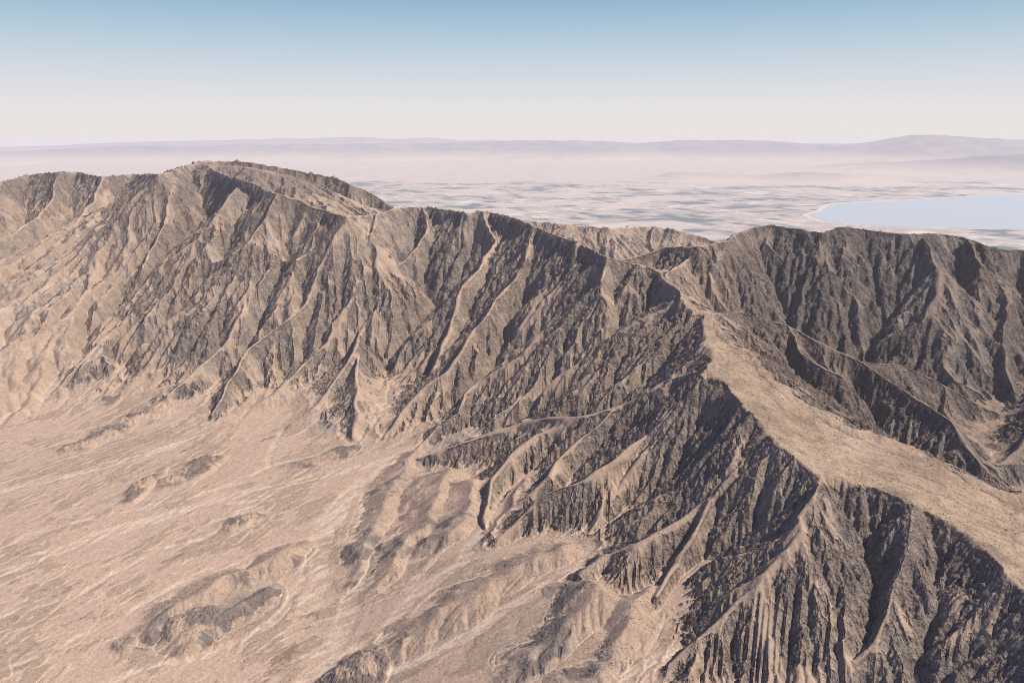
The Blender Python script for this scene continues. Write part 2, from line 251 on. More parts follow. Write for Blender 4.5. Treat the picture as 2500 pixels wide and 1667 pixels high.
def erode(z, area, dr, dt, fixed, K, iters, m=.45, up=None, cap=None):
    A = None
    for it in range(iters):
        for _ in range(3):                                      # raise one-cell pits
            p = np.pad(z, 1, mode='edge')
            mn = np.minimum.reduce([p[:-2, 1:-1], p[2:, 1:-1], p[1:-1, :-2], p[1:-1, 2:], p[:-2, :-2], p[:-2, 2:], p[2:, :-2], p[2:, 2:]])
            z = np.where((z <= mn) & ~fixed, mn+.02, z)
        rec, dist, _ = receivers(z, dr, dt)
        rec[fixed] = np.arange(z.size, dtype=np.int32).reshape(z.shape)[fixed]
        o, c = levels(rec); f = rec.ravel()
        A = area.ravel().astype(np.float64).copy()
        ro = f[o]
        for k in range(len(c)-2, 0, -1):
            i = o[c[k]:c[k+1]]; np.add.at(A, ro[c[k]:c[k+1]], A[i])
        zf = z.ravel().astype(np.float64); F = (K.ravel()*A**m)/dist.ravel()
        if up is not None: zf = zf+np.where(fixed.ravel(), 0, up.ravel())
        for k in range(1, len(c)-1):
            i = o[c[k]:c[k+1]]; q = F[i]; zf[i] = (zf[i]+q*zf[ro[c[k]:c[k+1]]])/(1+q)
        z = zf.reshape(z.shape).astype(np.float32)
    return z, A.reshape(z.shape).astype(np.float32)
def braids(z, area, dr, dt, X, Y, n=9):
    """shifting paths of the floods on the fans: mean log catchment over several random routings"""
    z = fill(z+.5*noise(X, Y, 70, 151)+.5*noise(X, Y, 30, 152), np.pad(np.zeros((z.shape[0]-2, z.shape[1]-2), bool), 1, constant_values=True), 60)
    acc = 0
    for k in range(n):
        zz = z+.30*noise(X, Y, 25, 160+k)
        for _ in range(6):
            p = np.pad(zz, 1, mode='edge')
            mn = np.minimum.reduce([p[:-2, 1:-1], p[2:, 1:-1], p[1:-1, :-2], p[1:-1, 2:], p[:-2, :-2], p[:-2, 2:], p[2:, :-2], p[2:, 2:]])
            zz = np.where(zz <= mn, mn+.02, zz)
        rec, dist, _ = receivers(zz, dr, dt); o, c = levels(rec); f = rec.ravel(); ro = f[o]
        A = area.ravel().astype(np.float64).copy()
        for q in range(len(c)-2, 0, -1): np.add.at(A, ro[c[q]:c[q+1]], A[o[c[q]:c[q+1]]])
        acc = acc+np.log(A).reshape(z.shape)
    return (acc/n).astype(np.float32)
def talus(z, dr, dt, lim, n, rate=.2):
    for _ in range(n):
        g = np.zeros_like(z)
        d = z[1:]-z[:-1]; e = np.sign(d)*np.maximum(np.abs(d)-lim[1:]*dr[1:], 0)*rate; g[:-1] += e; g[1:] -= e
        d = z[:, 1:]-z[:, :-1]; e = np.sign(d)*np.maximum(np.abs(d)-lim[:, 1:]*dt[:, 1:], 0)*rate; g[:, :-1] += e; g[:, 1:] -= e
        z = z+g
    return z
def fill(z, fixed, n):
    w = np.where(fixed, z, 1e5).astype(np.float32)
    for it in range(n):
        p = np.pad(w, 1, constant_values=1e5)
        mn = np.minimum.reduce([p[:-2, 1:-1], p[2:, 1:-1], p[1:-1, :-2], p[1:-1, 2:], p[:-2, :-2], p[:-2, 2:], p[2:, :-2], p[2:, 2:]])
        nw = np.where(fixed, z, np.maximum(z, mn+.3))
        nw = np.minimum(nw, w)
        if it % 20 == 19 and np.abs(nw-w).max() < .01: break
        w = nw
    return np.where(w > 9e4, z, w)
def bil(a, i, j):
    i = np.clip(i, 0, a.shape[0]-1.001); j = np.clip(j, 0, a.shape[1]-1.001)
    i0 = i.astype(np.int32); j0 = j.astype(np.int32); fi = i-i0; fj = j-j0
    f = a.ravel(); k = i0*a.shape[1]+j0; w = a.shape[1]
    return (f[k]*(1-fj)+f[k+1]*fj)*(1-fi)+(f[k+w]*(1-fj)+f[k+w+1]*fj)*fi
def lic(src, vi, vj, n=14, step=1.2):
    """noise smeared along the downhill direction (vi, vj in cells)"""
    ii, jj = np.meshgrid(np.arange(src.shape[0], dtype=np.float32), np.arange(src.shape[1], dtype=np.float32), indexing='ij')
    acc = src.copy()
    for sg in (1, -1):
        i, j = ii.copy(), jj.copy()
        for k in range(n):
            a = bil(vi, i, j); b = bil(vj, i, j); i = i+a*step*sg; j = j+b*step*sg
            acc += bil(src, i, j)
    return acc/(2*n+1)

def poly_dist(X, Y, pts):
    D = np.full(X.shape, 1e9, np.float32); W = np.zeros_like(D)
    for a, b in zip(pts[:-1], pts[1:]):
        dx, dy = b[0]-a[0], b[1]-a[1]; t = np.clip(((X-a[0])*dx+(Y-a[1])*dy)/max(dx*dx+dy*dy, 1), 0, 1)
        d = np.hypot(X-a[0]-t*dx, Y-a[1]-t*dy); m = d < D
        D = np.where(m, d, D); W = np.where(m, a[2]+t*(b[2]-a[2]), W)
    return D, W

def make_terrain():
    lv = 1
    X, Y, Rr = grid(lv)
    wx = 34*fbm(X, Y, 420, 3, 3); wy = 34*fbm(X, Y, 420, 3, 11)
    XW, YW = X+wx, Y+wy
    fl = blur(floor_surface(X, Y), 12)
    z = np.full(X.shape, -500, np.float32); M = np.zeros_like(z)
    soft = np.full(X.shape, -500, np.float32)
    dcr = np.full(X.shape, 1e4, np.float32)              # distance to the surveyed ridge lines: their crests stay smooth
    for name, s, pts in RIDGES:
        if name[:2] == 'BH': seg_env(XW+9*noise(X, Y, 70, 35), YW+9*noise(X, Y, 70, 36), pts, s, soft, None, 15.0); continue
        seg_env(XW, YW, pts, s, soft if name[0] == 'B' else z, dcr, 70.0 if name == 'Dome' else 9.0 if Rn(name) else 22.0 if name == 'crestL' else 7.0)
    core = np.full(X.shape, -500, np.float32)           # the surveyed spur crests survive the erosion as continuous lines
    for name, s, pts in RIDGES:
        if name[0] != 'B' and name != 'Dome': seg_env(XW, YW, pts, 1.9, core, None, 14.0)
    pl, pr = PLATEAU
    zp = np.full(X.shape, -500, np.float32)
    X2, Y2 = X+.45*wx+13*noise(X, Y, 110, 15), Y+.45*wy+13*noise(X, Y, 110, 16)
    i = j = 0
    while i < len(pl)-1 or j < len(pr)-1:
        if j == len(pr)-1 or (i < len(pl)-1 and i/(len(pl)-1) <= j/(len(pr)-1)):
            tri_fill(X2, Y2, (pl[i], pr[j], pl[i+1]), zp, M); i += 1
        else:
            tri_fill(X2, Y2, (pl[i], pr[j], pr[j+1]), zp, M); j += 1
    env = np.maximum(z, soft)
    dl, _ = poly_dist(X2, Y2, pl)                       # the tableland rolls gently, away from its sharp rim
    env = np.where(M > 0, zp+np.minimum(dl/60, 1)*(11*fbm(X, Y, 330, 3, 51)-.055*np.minimum(dl, 160)), env)
    seg_env(X2, Y2, pl, .95, env, None, 4.0); seg_env(X2, Y2, pr, .60, env, None, 55.0)
    softm = sst(-40, 40, soft-z)*(soft > fl)*1.0
    # low hills on the basin floor
    hill = np.zeros_like(z)
    hid = np.zeros(X.shape, np.float32)
    for kn, (cx, cy, a, b, ang, h, kd, _n, _l) in enumerate(KNOLLS):
        ca, sa = math.cos(math.radians(ang)), math.sin(math.radians(ang))
        u = ((X-cx)*ca+(Y-cy)*sa)/a; v = (-(X-cx)*sa+(Y-cy)*ca)/b
        q = np.sqrt(u*u+v*v)*(1+.42*noise(X, Y, 1.1*b, 33+kn))+.2*fbm(X, Y, .5*a, 4, 31)
        hk = h*(1-sst(.1, 1.05, q)); hid = np.where(hk > np.maximum(hill, .5), kn+1, hid); hill = np.maximum(hill, hk)
    ap = (env > fl+80).astype(np.float32)[::2, ::2]       # fans climb into the mouths of the valleys
    ap = lin2(blur(ap, 45)); apron = np.zeros_like(fl); apron[:ap.shape[0], :ap.shape[1]] = ap[:fl.shape[0], :fl.shape[1]]
    fl = fl+75*apron*sst(6900, 6000, Y)
    base = fl+hill
    fixed = env < base+1
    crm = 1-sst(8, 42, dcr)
    fixed[0] = fixed[-1] = True; fixed[:, 0] = fixed[:, -1] = True
    z = smax(env, base, 95-85*sst(-90, -15, soft-fl))
    Me = M*sst(5, 70, dl)
    for L in range(lv, LEVELS+1):
        if L > lv:
            z = up2(z); core = up2(core); fixed = lin2(fixed.astype(np.float32)) > .6; base = up2(base); M = lin2(M); Me = lin2(Me); softm = lin2(softm); crm = lin2(crm)
            X, Y, Rr = grid(L)
        dr = (Rr*(math.log(R1/R0)/(X.shape[0]-1))).astype(np.float32); dt = (Rr*((TH1-TH0)/(X.shape[1]-1))).astype(np.float32)
        area = dr*dt
        slow = np.clip(1-.93*Me, .05, 1)*(1-.45*softm)*(1-.5*crm)
        cell = (dr+dt)*.5
        if L == lv:
            z = z+np.where(fixed, 0, 1)*((14*fbm(X, Y, 230, 4, 21)+8*noise(X, Y, 85, 27))*(1-.6*crm)*(1-.6*M)).astype(np.float32)
            z = fill(z, fixed, 500)
        else:
            z = z+np.where(fixed, 0, 1)*(cell*.30*noise(X, Y, 40/2**(L-lv-1)*1., 40+L)+cell*.12*_rng.standard_normal(z.shape).astype(np.float32))*slow
        K = {1: .08, 2: .05, 3: .05}[L]*slow
        n = {1: 18, 2: 7, 3: 4}[L]
        z0 = z
        z, A = erode(z, area, dr, dt, fixed, K.astype(np.float32), n, m=.42)
        lim = (1.05-.45*softm).astype(np.float32)
        z = talus(z, dr, dt, lim, {1: 6, 2: 8, 3: 8}[L])
        z = z+(blur(z, 1)-z)*{1: .2, 2: .22, 3: .10}[L]
        z = np.maximum(z, np.where(M > .5, z, core-2))
        z = np.maximum(z, base)
        if L == 2: braid = up2(braids(z, area, dr, dt, X, Y))
        T('level %d' % L)
    return X, Y, Rr, z, A, base, M, softm, fixed, dr, dt, lin2(hid, LEVELS-lv), lin2(hill, LEVELS-lv), crm, braid

# ---------------------------------------------------------------- materials
def newmat(name):
    m = bpy.data.materials.new(name); m.use_nodes = True
    nt = m.node_tree; b = nt.nodes['Principled BSDF']; b.inputs['Specular IOR Level'].default_value = .15
    b.inputs['Roughness'].default_value = .95
    return m, nt, b
def nd(nt, t, **kw):
    n = nt.nodes.new(t)
    for k, v in kw.items():
        if k.startswith('i_'): n.inputs[int(k[2:]) if k[2:].isdigit() else k[2:]].default_value = v
        else: setattr(n, k, v)
    return n
def math_(nt, op, a, b=None, c=None, clamp=False):
    n = nd(nt, 'ShaderNodeMath', operation=op, use_clamp=clamp)
    for i, v in enumerate((a, b, c)):
        if v is None: continue
        if isinstance(v, (int, float)): n.inputs[i].default_value = v
        else: nt.links.new(v, n.inputs[i])
    return n.outputs[0]
def mixc(nt, f, a, b, mode='MIX'):
    n = nd(nt, 'ShaderNodeMix', data_type='RGBA', blend_type=mode)
    for i, v in ((0, f), (6, a), (7, b)):
        if isinstance(v, (int, float)): n.inputs[i].default_value = v
        elif isinstance(v, tuple): n.inputs[i].default_value = v+(1,)
        else: nt.links.new(v, n.inputs[i])
    return n.outputs[2]
def ground_material():
    """albedo from the surveyed rock / scree / sand masks on the vertices, broken up by boulders, shrubs and small ledges"""
    m, nt, b = newmat('desert_ground'); L = nt.links.new
    at = nd(nt, 'ShaderNodeAttribute', attribute_name='albedo'); rk = nd(nt, 'ShaderNodeAttribute', attribute_name='masks')
    sp = nd(nt, 'ShaderNodeSeparateColor'); L(rk.outputs['Color'], sp.inputs[0])
    rock, shrub, braid = sp.outputs[0], sp.outputs[1], sp.outputs[2]
    tc = nd(nt, 'ShaderNodeTexCoord').outputs['Object']
    def nz(scale, det=4, rough=.6, off=0):
        n = nd(nt, 'ShaderNodeTexNoise'); L(tc, n.inputs['Vector']); n.inputs['Scale'].default_value = scale
        n.inputs['Detail'].default_value = det; n.inputs['Roughness'].default_value = rough; return n.outputs['Fac']
    fine = nz(1/9., 3, .65); mid = nz(1/38., 5, .62); big = nz(1/160., 4, .55)
    # fine value variation, stronger on rock
    amp = math_(nt, 'MULTIPLY_ADD', rock, 1.3, .7)
    v = math_(nt, 'SUBTRACT', fine, .5); v = math_(nt, 'MULTIPLY', v, amp)
    w = math_(nt, 'MULTIPLY', math_(nt, 'SUBTRACT', mid, .5), math_(nt, 'MULTIPLY_ADD', rock, 1.4, .4))
    g = math_(nt, 'ADD', math_(nt, 'ADD', v, w), 1.0, clamp=False); g = math_(nt, 'MAXIMUM', g, .3)
    cc = nd(nt, 'ShaderNodeCombineXYZ')
    for i in range(3): L(g, cc.inputs[i])
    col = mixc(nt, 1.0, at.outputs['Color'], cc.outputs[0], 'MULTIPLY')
    # shrubs / boulders
    vo = nd(nt, 'ShaderNodeTexVoronoi', feature='F1'); L(tc, vo.inputs['Vector']); vo.inputs['Scale'].default_value = 1/7.
    vo.inputs['Randomness'].default_value = 1.0
    sz = nd(nt, 'ShaderNodeSeparateColor'); L(vo.outputs['Color'], sz.inputs[0])
    rad = math_(nt, 'MULTIPLY', math_(nt, 'MULTIPLY', sz.outputs[0], sz.outputs[0]), .36)
    dots = math_(nt, 'LESS_THAN', vo.outputs['Distance'], rad)
    dots = math_(nt, 'MULTIPLY', dots, math_(nt, 'MULTIPLY', shrub, math_(nt, 'MULTIPLY_ADD', mid, 4.0, -1.3, clamp=True)))
    col = mixc(nt, dots, col, (.10, .08, .06))
    L(col, b.inputs['Base Color'])
    h1 = math_(nt, 'MULTIPLY', fine, math_(nt, 'MULTIPLY_ADD', rock, 7.0, 1.6))
    h2 = math_(nt, 'MULTIPLY', mid, math_(nt, 'MULTIPLY_ADD', rock, 22.0, 2.0))
    h = math_(nt, 'ADD', h1, h2)
    bp = nd(nt, 'ShaderNodeBump'); bp.inputs['Strength'].default_value = 1.0; bp.inputs['Distance'].default_value = 1.0
    L(h, bp.inputs['Height']); L(bp.outputs[0], b.inputs['Normal'])
    return m

# ---------------------------------------------------------------- terrain: heights, masks, albedo
X, Y, Rr, z, A, base, M, softm, fixed, dr, dt, hid, hill, crm, braid = make_terrain()
L1 = 2                                                  # slow fields are made two levels coarser
Xc, Yc = X[::4, ::4], Y[::4, ::4]
cM = [p for n, s, p in RIDGES if n == 'crestM'][0]
dpl, _ = poly_dist(Xc, Yc, cM[9:]+PLATEAU[0])
wash = np.zeros_like(Xc); var = np.zeros_like(Xc)
mx, my = 16*fbm(Xc, Yc, 150, 3, 61), 16*fbm(Xc, Yc, 150, 3, 62)
for wd, pts in WASHES:
    d, _ = poly_dist(Xc+mx, Yc+my, [tuple(p)+(0,) for p in pts]); wash = np.maximum(wash, 1-sst(.6, 1.15, d/(wd*1.15)))
for wd, pts in VARNISH:
    d, _ = poly_dist(Xc+mx*.5, Yc+my*.5, [tuple(p)+(0,) for p in pts]); var = np.maximum(var, 1-sst(.3, 1.3, d/wd))
wash = lin2(wash, 2); var = lin2(var, 2)
T('polylines')
zb3 = blur(z, 4)
sl3 = np.hypot(np.gradient(zb3, axis=0)/dr, np.gradient(zb3, axis=1)/dt)
floorm = np.maximum(blur((z < base+1.5).astype(np.float32), 1), sst(.36, .24, sl3+.05*np.tanh(braid-braid.mean()))*sst(75, 35, z-base)*(1-softm)*(1-M))
braid = blur(braid, 1)
br = (braid-blur(braid[::4, ::4], 10).repeat(4, 0).repeat(4, 1)[:z.shape[0], :z.shape[1]])
# downhill direction in grid cells
zs = blur(z, 3)
gi = np.gradient(zs, axis=0)/dr; gj = np.gradient(zs, axis=1)/dt
gn = np.hypot(gi, gj)+1e-6; slope = np.hypot(np.gradient(z, axis=0)/dr, np.gradient(z, axis=1)/dt)
me = .55*fbm(Xc, Yc, 420, 2, 71); me = lin2(me, 2)*floorm
ca, sa = np.cos(me), np.sin(me)
vi = -(gi*ca-gj*sa)/gn*(dt/dr); vj = -(gi*sa+gj*ca)/gn
wn1 = _rng.standard_normal(z.shape).astype(np.float32)
s1 = lic(wn1, vi, vj, 9, 1.1); s1 /= s1.std()
wn2 = up2(up2(_rng.standard_normal(Xc.shape).astype(np.float32)))
s2 = lic(wn2, vi, vj, 12, 2.0); s2 /= s2.std()
wn3 = up2(up2(up2(_rng.standard_normal(X[::8, ::8].shape).astype(np.float32)))); s3 = lic(wn3, vi, vj, 22, 3.0); s3 /= s3.std()
del wn1, wn2, wn3
T('streaks')
cell = (dr+dt)*.5
n300 = lin2(fbm(Xc, Yc, 320, 4, 81), 2); n90 = fbm(X, Y, 90, 3, 91); n900 = lin2(fbm(Xc, Yc, 1100, 3, 85), 2)
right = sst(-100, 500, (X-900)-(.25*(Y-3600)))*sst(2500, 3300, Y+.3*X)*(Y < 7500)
zone_c = 1-sst(60, 620, dpl)
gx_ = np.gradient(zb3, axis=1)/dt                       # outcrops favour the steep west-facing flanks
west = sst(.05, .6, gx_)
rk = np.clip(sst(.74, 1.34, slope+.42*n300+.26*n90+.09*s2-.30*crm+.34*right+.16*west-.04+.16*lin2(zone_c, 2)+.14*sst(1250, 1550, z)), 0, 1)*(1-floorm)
zone = lin2(1-sst(60, 520, dpl), 2)
rk = np.clip(rk+.45*zone*sst(-.5, .6, n300+.6*n90)*(1-floorm), 0, 1)*(1-.75*softm)*(1-M)*(1-.55*sst(-2300, -2900, X)*sst(1350, 1150, z))
rk = np.clip(rk*(.55+.6*sst(-.5, .5, n300+.5*n90+.25*s2)), 0, 1)
# rock ledges and ribs add relief of their own
rr = ridged(X, Y, 42, 2, 95)
b1 = blur(_rng.standard_normal(z.shape).astype(np.float32), 1); b1 /= b1.std()
b2 = up2(blur(_rng.standard_normal(X[::2, ::2].shape).astype(np.float32), 1)); b2 /= b2.std()
z = z+(1-floorm)*(1-.5*crm)*(rk*(5.0*rr+cell*(.42*s1+.5*s2+.42*b1+.8*b2))+cell*(1-M)*(1-.7*softm)*(.16*s1+.10*b1+.20*b2+.14*s2))
terr0 = sst(.0, .2, s3*.16+.9*n300+.35*n90-.25*sst(-.5, 1.5, br))*(1-wash)   # terraces stand a little above the channels
z = z+floorm*(-2.2*wash+2.0*terr0-.5*sst(.2, 2.2, br)+.22*np.tanh(s2*.6)+.2*np.tanh(s1*.5)+.2*np.tanh(s3)+.5*n90)
z = z+M*(3.2*n90+.5*s2+cell*.16*b2+cell*.09*b1-1.6*sst(.3, 2.0, br))
z = z+floorm*cell*(.035*b1+.05*b2)
kind1 = np.zeros_like(z)
hl = np.rint(hid).astype(np.int32)
for kn, K_ in enumerate(KNOLLS):
    if K_[6]: kind1 = np.where(hl == kn+1, 1, kind1)
hm = sst(2, 9, hill)*(floorm > .3)
kd = blur(kind1.astype(np.float32), 2)*hm
z = z+hm*(3.0*ridged(X, Y, 70, 3, 97)+1.2*s2*.5+kd*(2.5*rr+cell*(.5*b2+.3*b1+.3*s1)))

def C(r, g, b): return np.array([r, g, b], np.float32)
def mx3(a, b, t): return a+(b-a)*t[..., None]
SAND, PALE, TAN, GOLD = C(.352, .252, .190), C(.45, .355, .272), C(.325, .236, .174), C(.34, .248, .176)
ROCK, GREY, BROWN, VARN, DARK = C(.140, .114, .101), C(.30, .262, .225), C(.212, .153, .112), C(.16, .108, .085), C(.05, .042, .04)
alb = np.empty(z.shape+(3,), np.float32); alb[:] = TAN
alb = mx3(alb, GREY, sst(.15, .75, n300+.35*n900+.12*s2)*.7)
alb = mx3(alb, BROWN*1.15, sst(.1, .7, -n300*.8+.5*n900+.1*s2)*.5)
alb = mx3(alb, BROWN*.85, sst(1330, 1620, z+120*n300)*(1-right)*(1-M)*.7)
dome = sst(1440, 1570, z+60*n300)*sst(-1150, -1500, X)*(1-.25*np.tanh(b2))
alb = mx3(alb, ROCK*.95, np.clip(dome*.85, 0, 1))
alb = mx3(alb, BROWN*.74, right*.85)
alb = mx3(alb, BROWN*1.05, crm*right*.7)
alb = mx3(alb, BROWN*.92, sst(.35, .85, sl3)*(1-floorm)*(1-M)*(1-softm)*(.42+.28*sst(-300, 500, X)))   # steep ground carries a darker, coarser scree
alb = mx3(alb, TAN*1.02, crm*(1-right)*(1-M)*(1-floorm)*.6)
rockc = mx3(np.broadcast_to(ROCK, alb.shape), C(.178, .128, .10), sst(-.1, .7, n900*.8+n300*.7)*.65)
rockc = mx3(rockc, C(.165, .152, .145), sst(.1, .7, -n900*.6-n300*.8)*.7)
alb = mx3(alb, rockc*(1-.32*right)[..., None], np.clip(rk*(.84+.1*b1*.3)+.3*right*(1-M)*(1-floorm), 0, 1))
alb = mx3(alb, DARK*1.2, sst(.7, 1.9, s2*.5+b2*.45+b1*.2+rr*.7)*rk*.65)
alb = mx3(alb, ROCK*1.15, sst(.9, 2.2, b2*.7+b1*.35+s1*.4+.8*n90+.5*n300)*(1-floorm)*(1-M)*(1-.8*softm)*.55)
alb = mx3(alb, GREY*1.12, sst(1.0, 2.0, -s2*.7-s1*.4)*(1-floorm)*(1-M)*.45)
lft = sst(-1700, -2300, X)
alb = mx3(alb, np.where((lft > .5)[..., None], BROWN*1.3, TAN*.86), softm*(.75-.35*sst(.1, .5, n90+.6*n300+.1*s2)))
alb = mx3(alb, DARK*1.7, softm*(1-lft)*sst(.25, .6, n90*.7+n300*.8+.12*s2)*.75)
fanc = np.empty_like(alb); fanc[:] = SAND
fanc = mx3(fanc, PALE, sst(-.3, 2.0, s3*.2+s2*.25+s1*.3+.8*n300)*.4)
fanc = mx3(fanc, BROWN*1.35, sst(.5, 2.2, -s3*.3-s2*.35-s1*.3+.6*n900+.5*n300)*.45)
fanc = mx3(fanc, TAN*1.0, sst(.0, .7, n900+.3*n300)*.5)
terr = sst(.02, .16, s3*.16+.9*n300+.35*n90-.25*sst(-.5, 1.5, br))       # older, browner terraces between the channels
fanc = mx3(fanc, BROWN*1.28, terr*(.78+.06*s1))
fanc = mx3(fanc, PALE*1.02, sst(.25, 1.8, br+.15*s1)*(.28+.22*sst(-.6, .5, n300)))
fanc = mx3(fanc, VARN, np.clip(var*sst(.0, .9, s2*.35+b2*.3+b1*.2+n90*1.2), 0, 1)*.85)
fanc = mx3(fanc, VARN*1.15, sst(1.25, 2.1, s2*.55+s3*.45+.5*b2+.9*n300-br*.3)*.55)
fanc = mx3(fanc, BROWN*.9, sst(1.6, 2.8, b1+.6*b2)*.5)
fanc = mx3(fanc, PALE*1.0, wash*sst(-.9, .9, br*.7+.5*s2+.3*b2+.5*n90)*.85)
fanc = mx3(fanc, TAN*.85, hm*.85)
fanc = mx3(fanc, DARK*1.9, np.clip(kd*sst(-.15, .15, n90+.6*n300+.15*s2+.12*b2+.12), 0, 1)*.75)
fanc = mx3(fanc, BROWN*.85, sst(900, 1300, X)*(.75-.35*wash))
alb = mx3(alb, fanc, floorm)
gold = mx3(np.broadcast_to(GOLD*.79, alb.shape), BROWN*.72, sst(-.25, .6, n90*.7+n300*.6+.12*s2+.1*b2)*.7)
gold = mx3(gold, BROWN*.8, sst(.4, 2.0, br)*.4)
gold = mx3(gold, PALE*.8, sst(.2, .9, -n300+.3*n90)*.45)
dplr, _ = poly_dist(Xc, Yc, PLATEAU[1])
gm = np.maximum(blur(M, 2), (1-sst(20, 150, lin2(dplr, 2)+70*n90+12*s2))*(1-zone)*.9)
alb = mx3(alb, gold, np.clip(gm*(1-.8*rk), 0, 1))
crest = 0
alb *= (1+(.06-.05*floorm)*s1+(.04-.03*floorm)*s2+.045*b1)[..., None]
alb = np.clip(alb, .03, .62)
msk = np.stack([np.clip(rk, 0, 1), np.clip(.35*(1-floorm)+.75*M+.25*softm+.18*floorm*(1-wash)+.5*hm, 0, 1), floorm], -1)
T('albedo')

mat = ground_material()
def sheet(name, Xa, Ya, za, quadmask, mat, attrs=()):
    """one mesh object from the marked quads of a row/column grid"""
    nr, nc = za.shape
    q = np.nonzero(quadmask.ravel())[0]; i, j = q//(nc-1), q % (nc-1); v = i*nc+j
    F = np.stack([v, v+nc, v+nc+1, v+1], 1)             # counter-clockwise from above
    used = np.zeros(nr*nc, bool); used[F.ravel()] = True
    mp = np.cumsum(used)-1; F = mp[F].astype(np.int32); n = int(used.sum())
    me = bpy.data.meshes.new(name)
    me.vertices.add(n); me.loops.add(F.size); me.polygons.add(len(F))
    co = np.stack([Xa.ravel()[used], Ya.ravel()[used], za.ravel()[used]], 1).astype(np.float32)
    me.vertices.foreach_set('co', co.ravel()); me.loops.foreach_set('vertex_index', F.ravel())
    me.polygons.foreach_set('loop_start', np.arange(0, F.size, 4, dtype=np.int32))
    me.polygons.foreach_set('use_smooth', np.ones(len(F), bool))
    for an, av in attrs:
        a = me.color_attributes.new(an, 'FLOAT_COLOR', 'POINT')
        a.data.foreach_set('color', np.concatenate([av.reshape(-1, 3)[used], np.ones((n, 1), np.float32)], 1).astype(np.float32).ravel())
    me.update(); me.materials.append(mat)
    o = bpy.data.objects.new(name, me); scn.collection.objects.link(o); return o
def tag(o, label, cat, kind='structure', group=None):
    o['label'] = label; o['category'] = cat
    if kind: o['kind'] = kind
    if group: o['group'] = group
    return o
qx, qy = X[:-1, :-1], Y[:-1, :-1]
reg = np.zeros(qx.shape, np.int16)                      # 0 basin floor
rocky = (floorm[:-1, :-1] < .5)
reg[rocky] = 1
side = (qx-785)*(-200)+(qy-3495)*(-100)                 # rough split lines drawn in plan
reg[rocky & (qx > 760+.12*(qy-3500)) & (qy > 3300-.25*(qx-800))] = 3
reg[rocky & (qx < -1100-.55*(qy-5300)) & (qy > 3900)] = 2
reg[rocky & (qy > 8600) & (qx > -1500)] = 5
reg[M[:-1, :-1] > .5] = 4
hq = hl[:-1, :-1]
reg[(reg == 0) & (hq > 0) & (hill[:-1, :-1] > 1.2)] = 100
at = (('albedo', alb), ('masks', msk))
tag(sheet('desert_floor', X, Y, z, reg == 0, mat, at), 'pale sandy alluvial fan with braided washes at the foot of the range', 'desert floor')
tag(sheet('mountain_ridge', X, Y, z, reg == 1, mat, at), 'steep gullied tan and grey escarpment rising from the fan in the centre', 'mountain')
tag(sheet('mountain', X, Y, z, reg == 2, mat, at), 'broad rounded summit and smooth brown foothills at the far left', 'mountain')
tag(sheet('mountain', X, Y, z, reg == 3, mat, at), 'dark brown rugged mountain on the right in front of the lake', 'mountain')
tag(sheet('plateau', X, Y, z, reg == 4, mat, at), 'smooth golden sloping tableland along the top of the escarpment', 'plateau')
tag(sheet('ridge', X, Y, z, reg == 5, mat, at), 'low furrowed brown ridge seen through the gap between the two mountains', 'ridge')
for kn, K_ in enumerate(KNOLLS):
    q = (reg == 100) & (hq == kn+1)
    if q.sum() > 20: tag(sheet(K_[7], X, Y, z, q, mat, at), K_[8], K_[7])
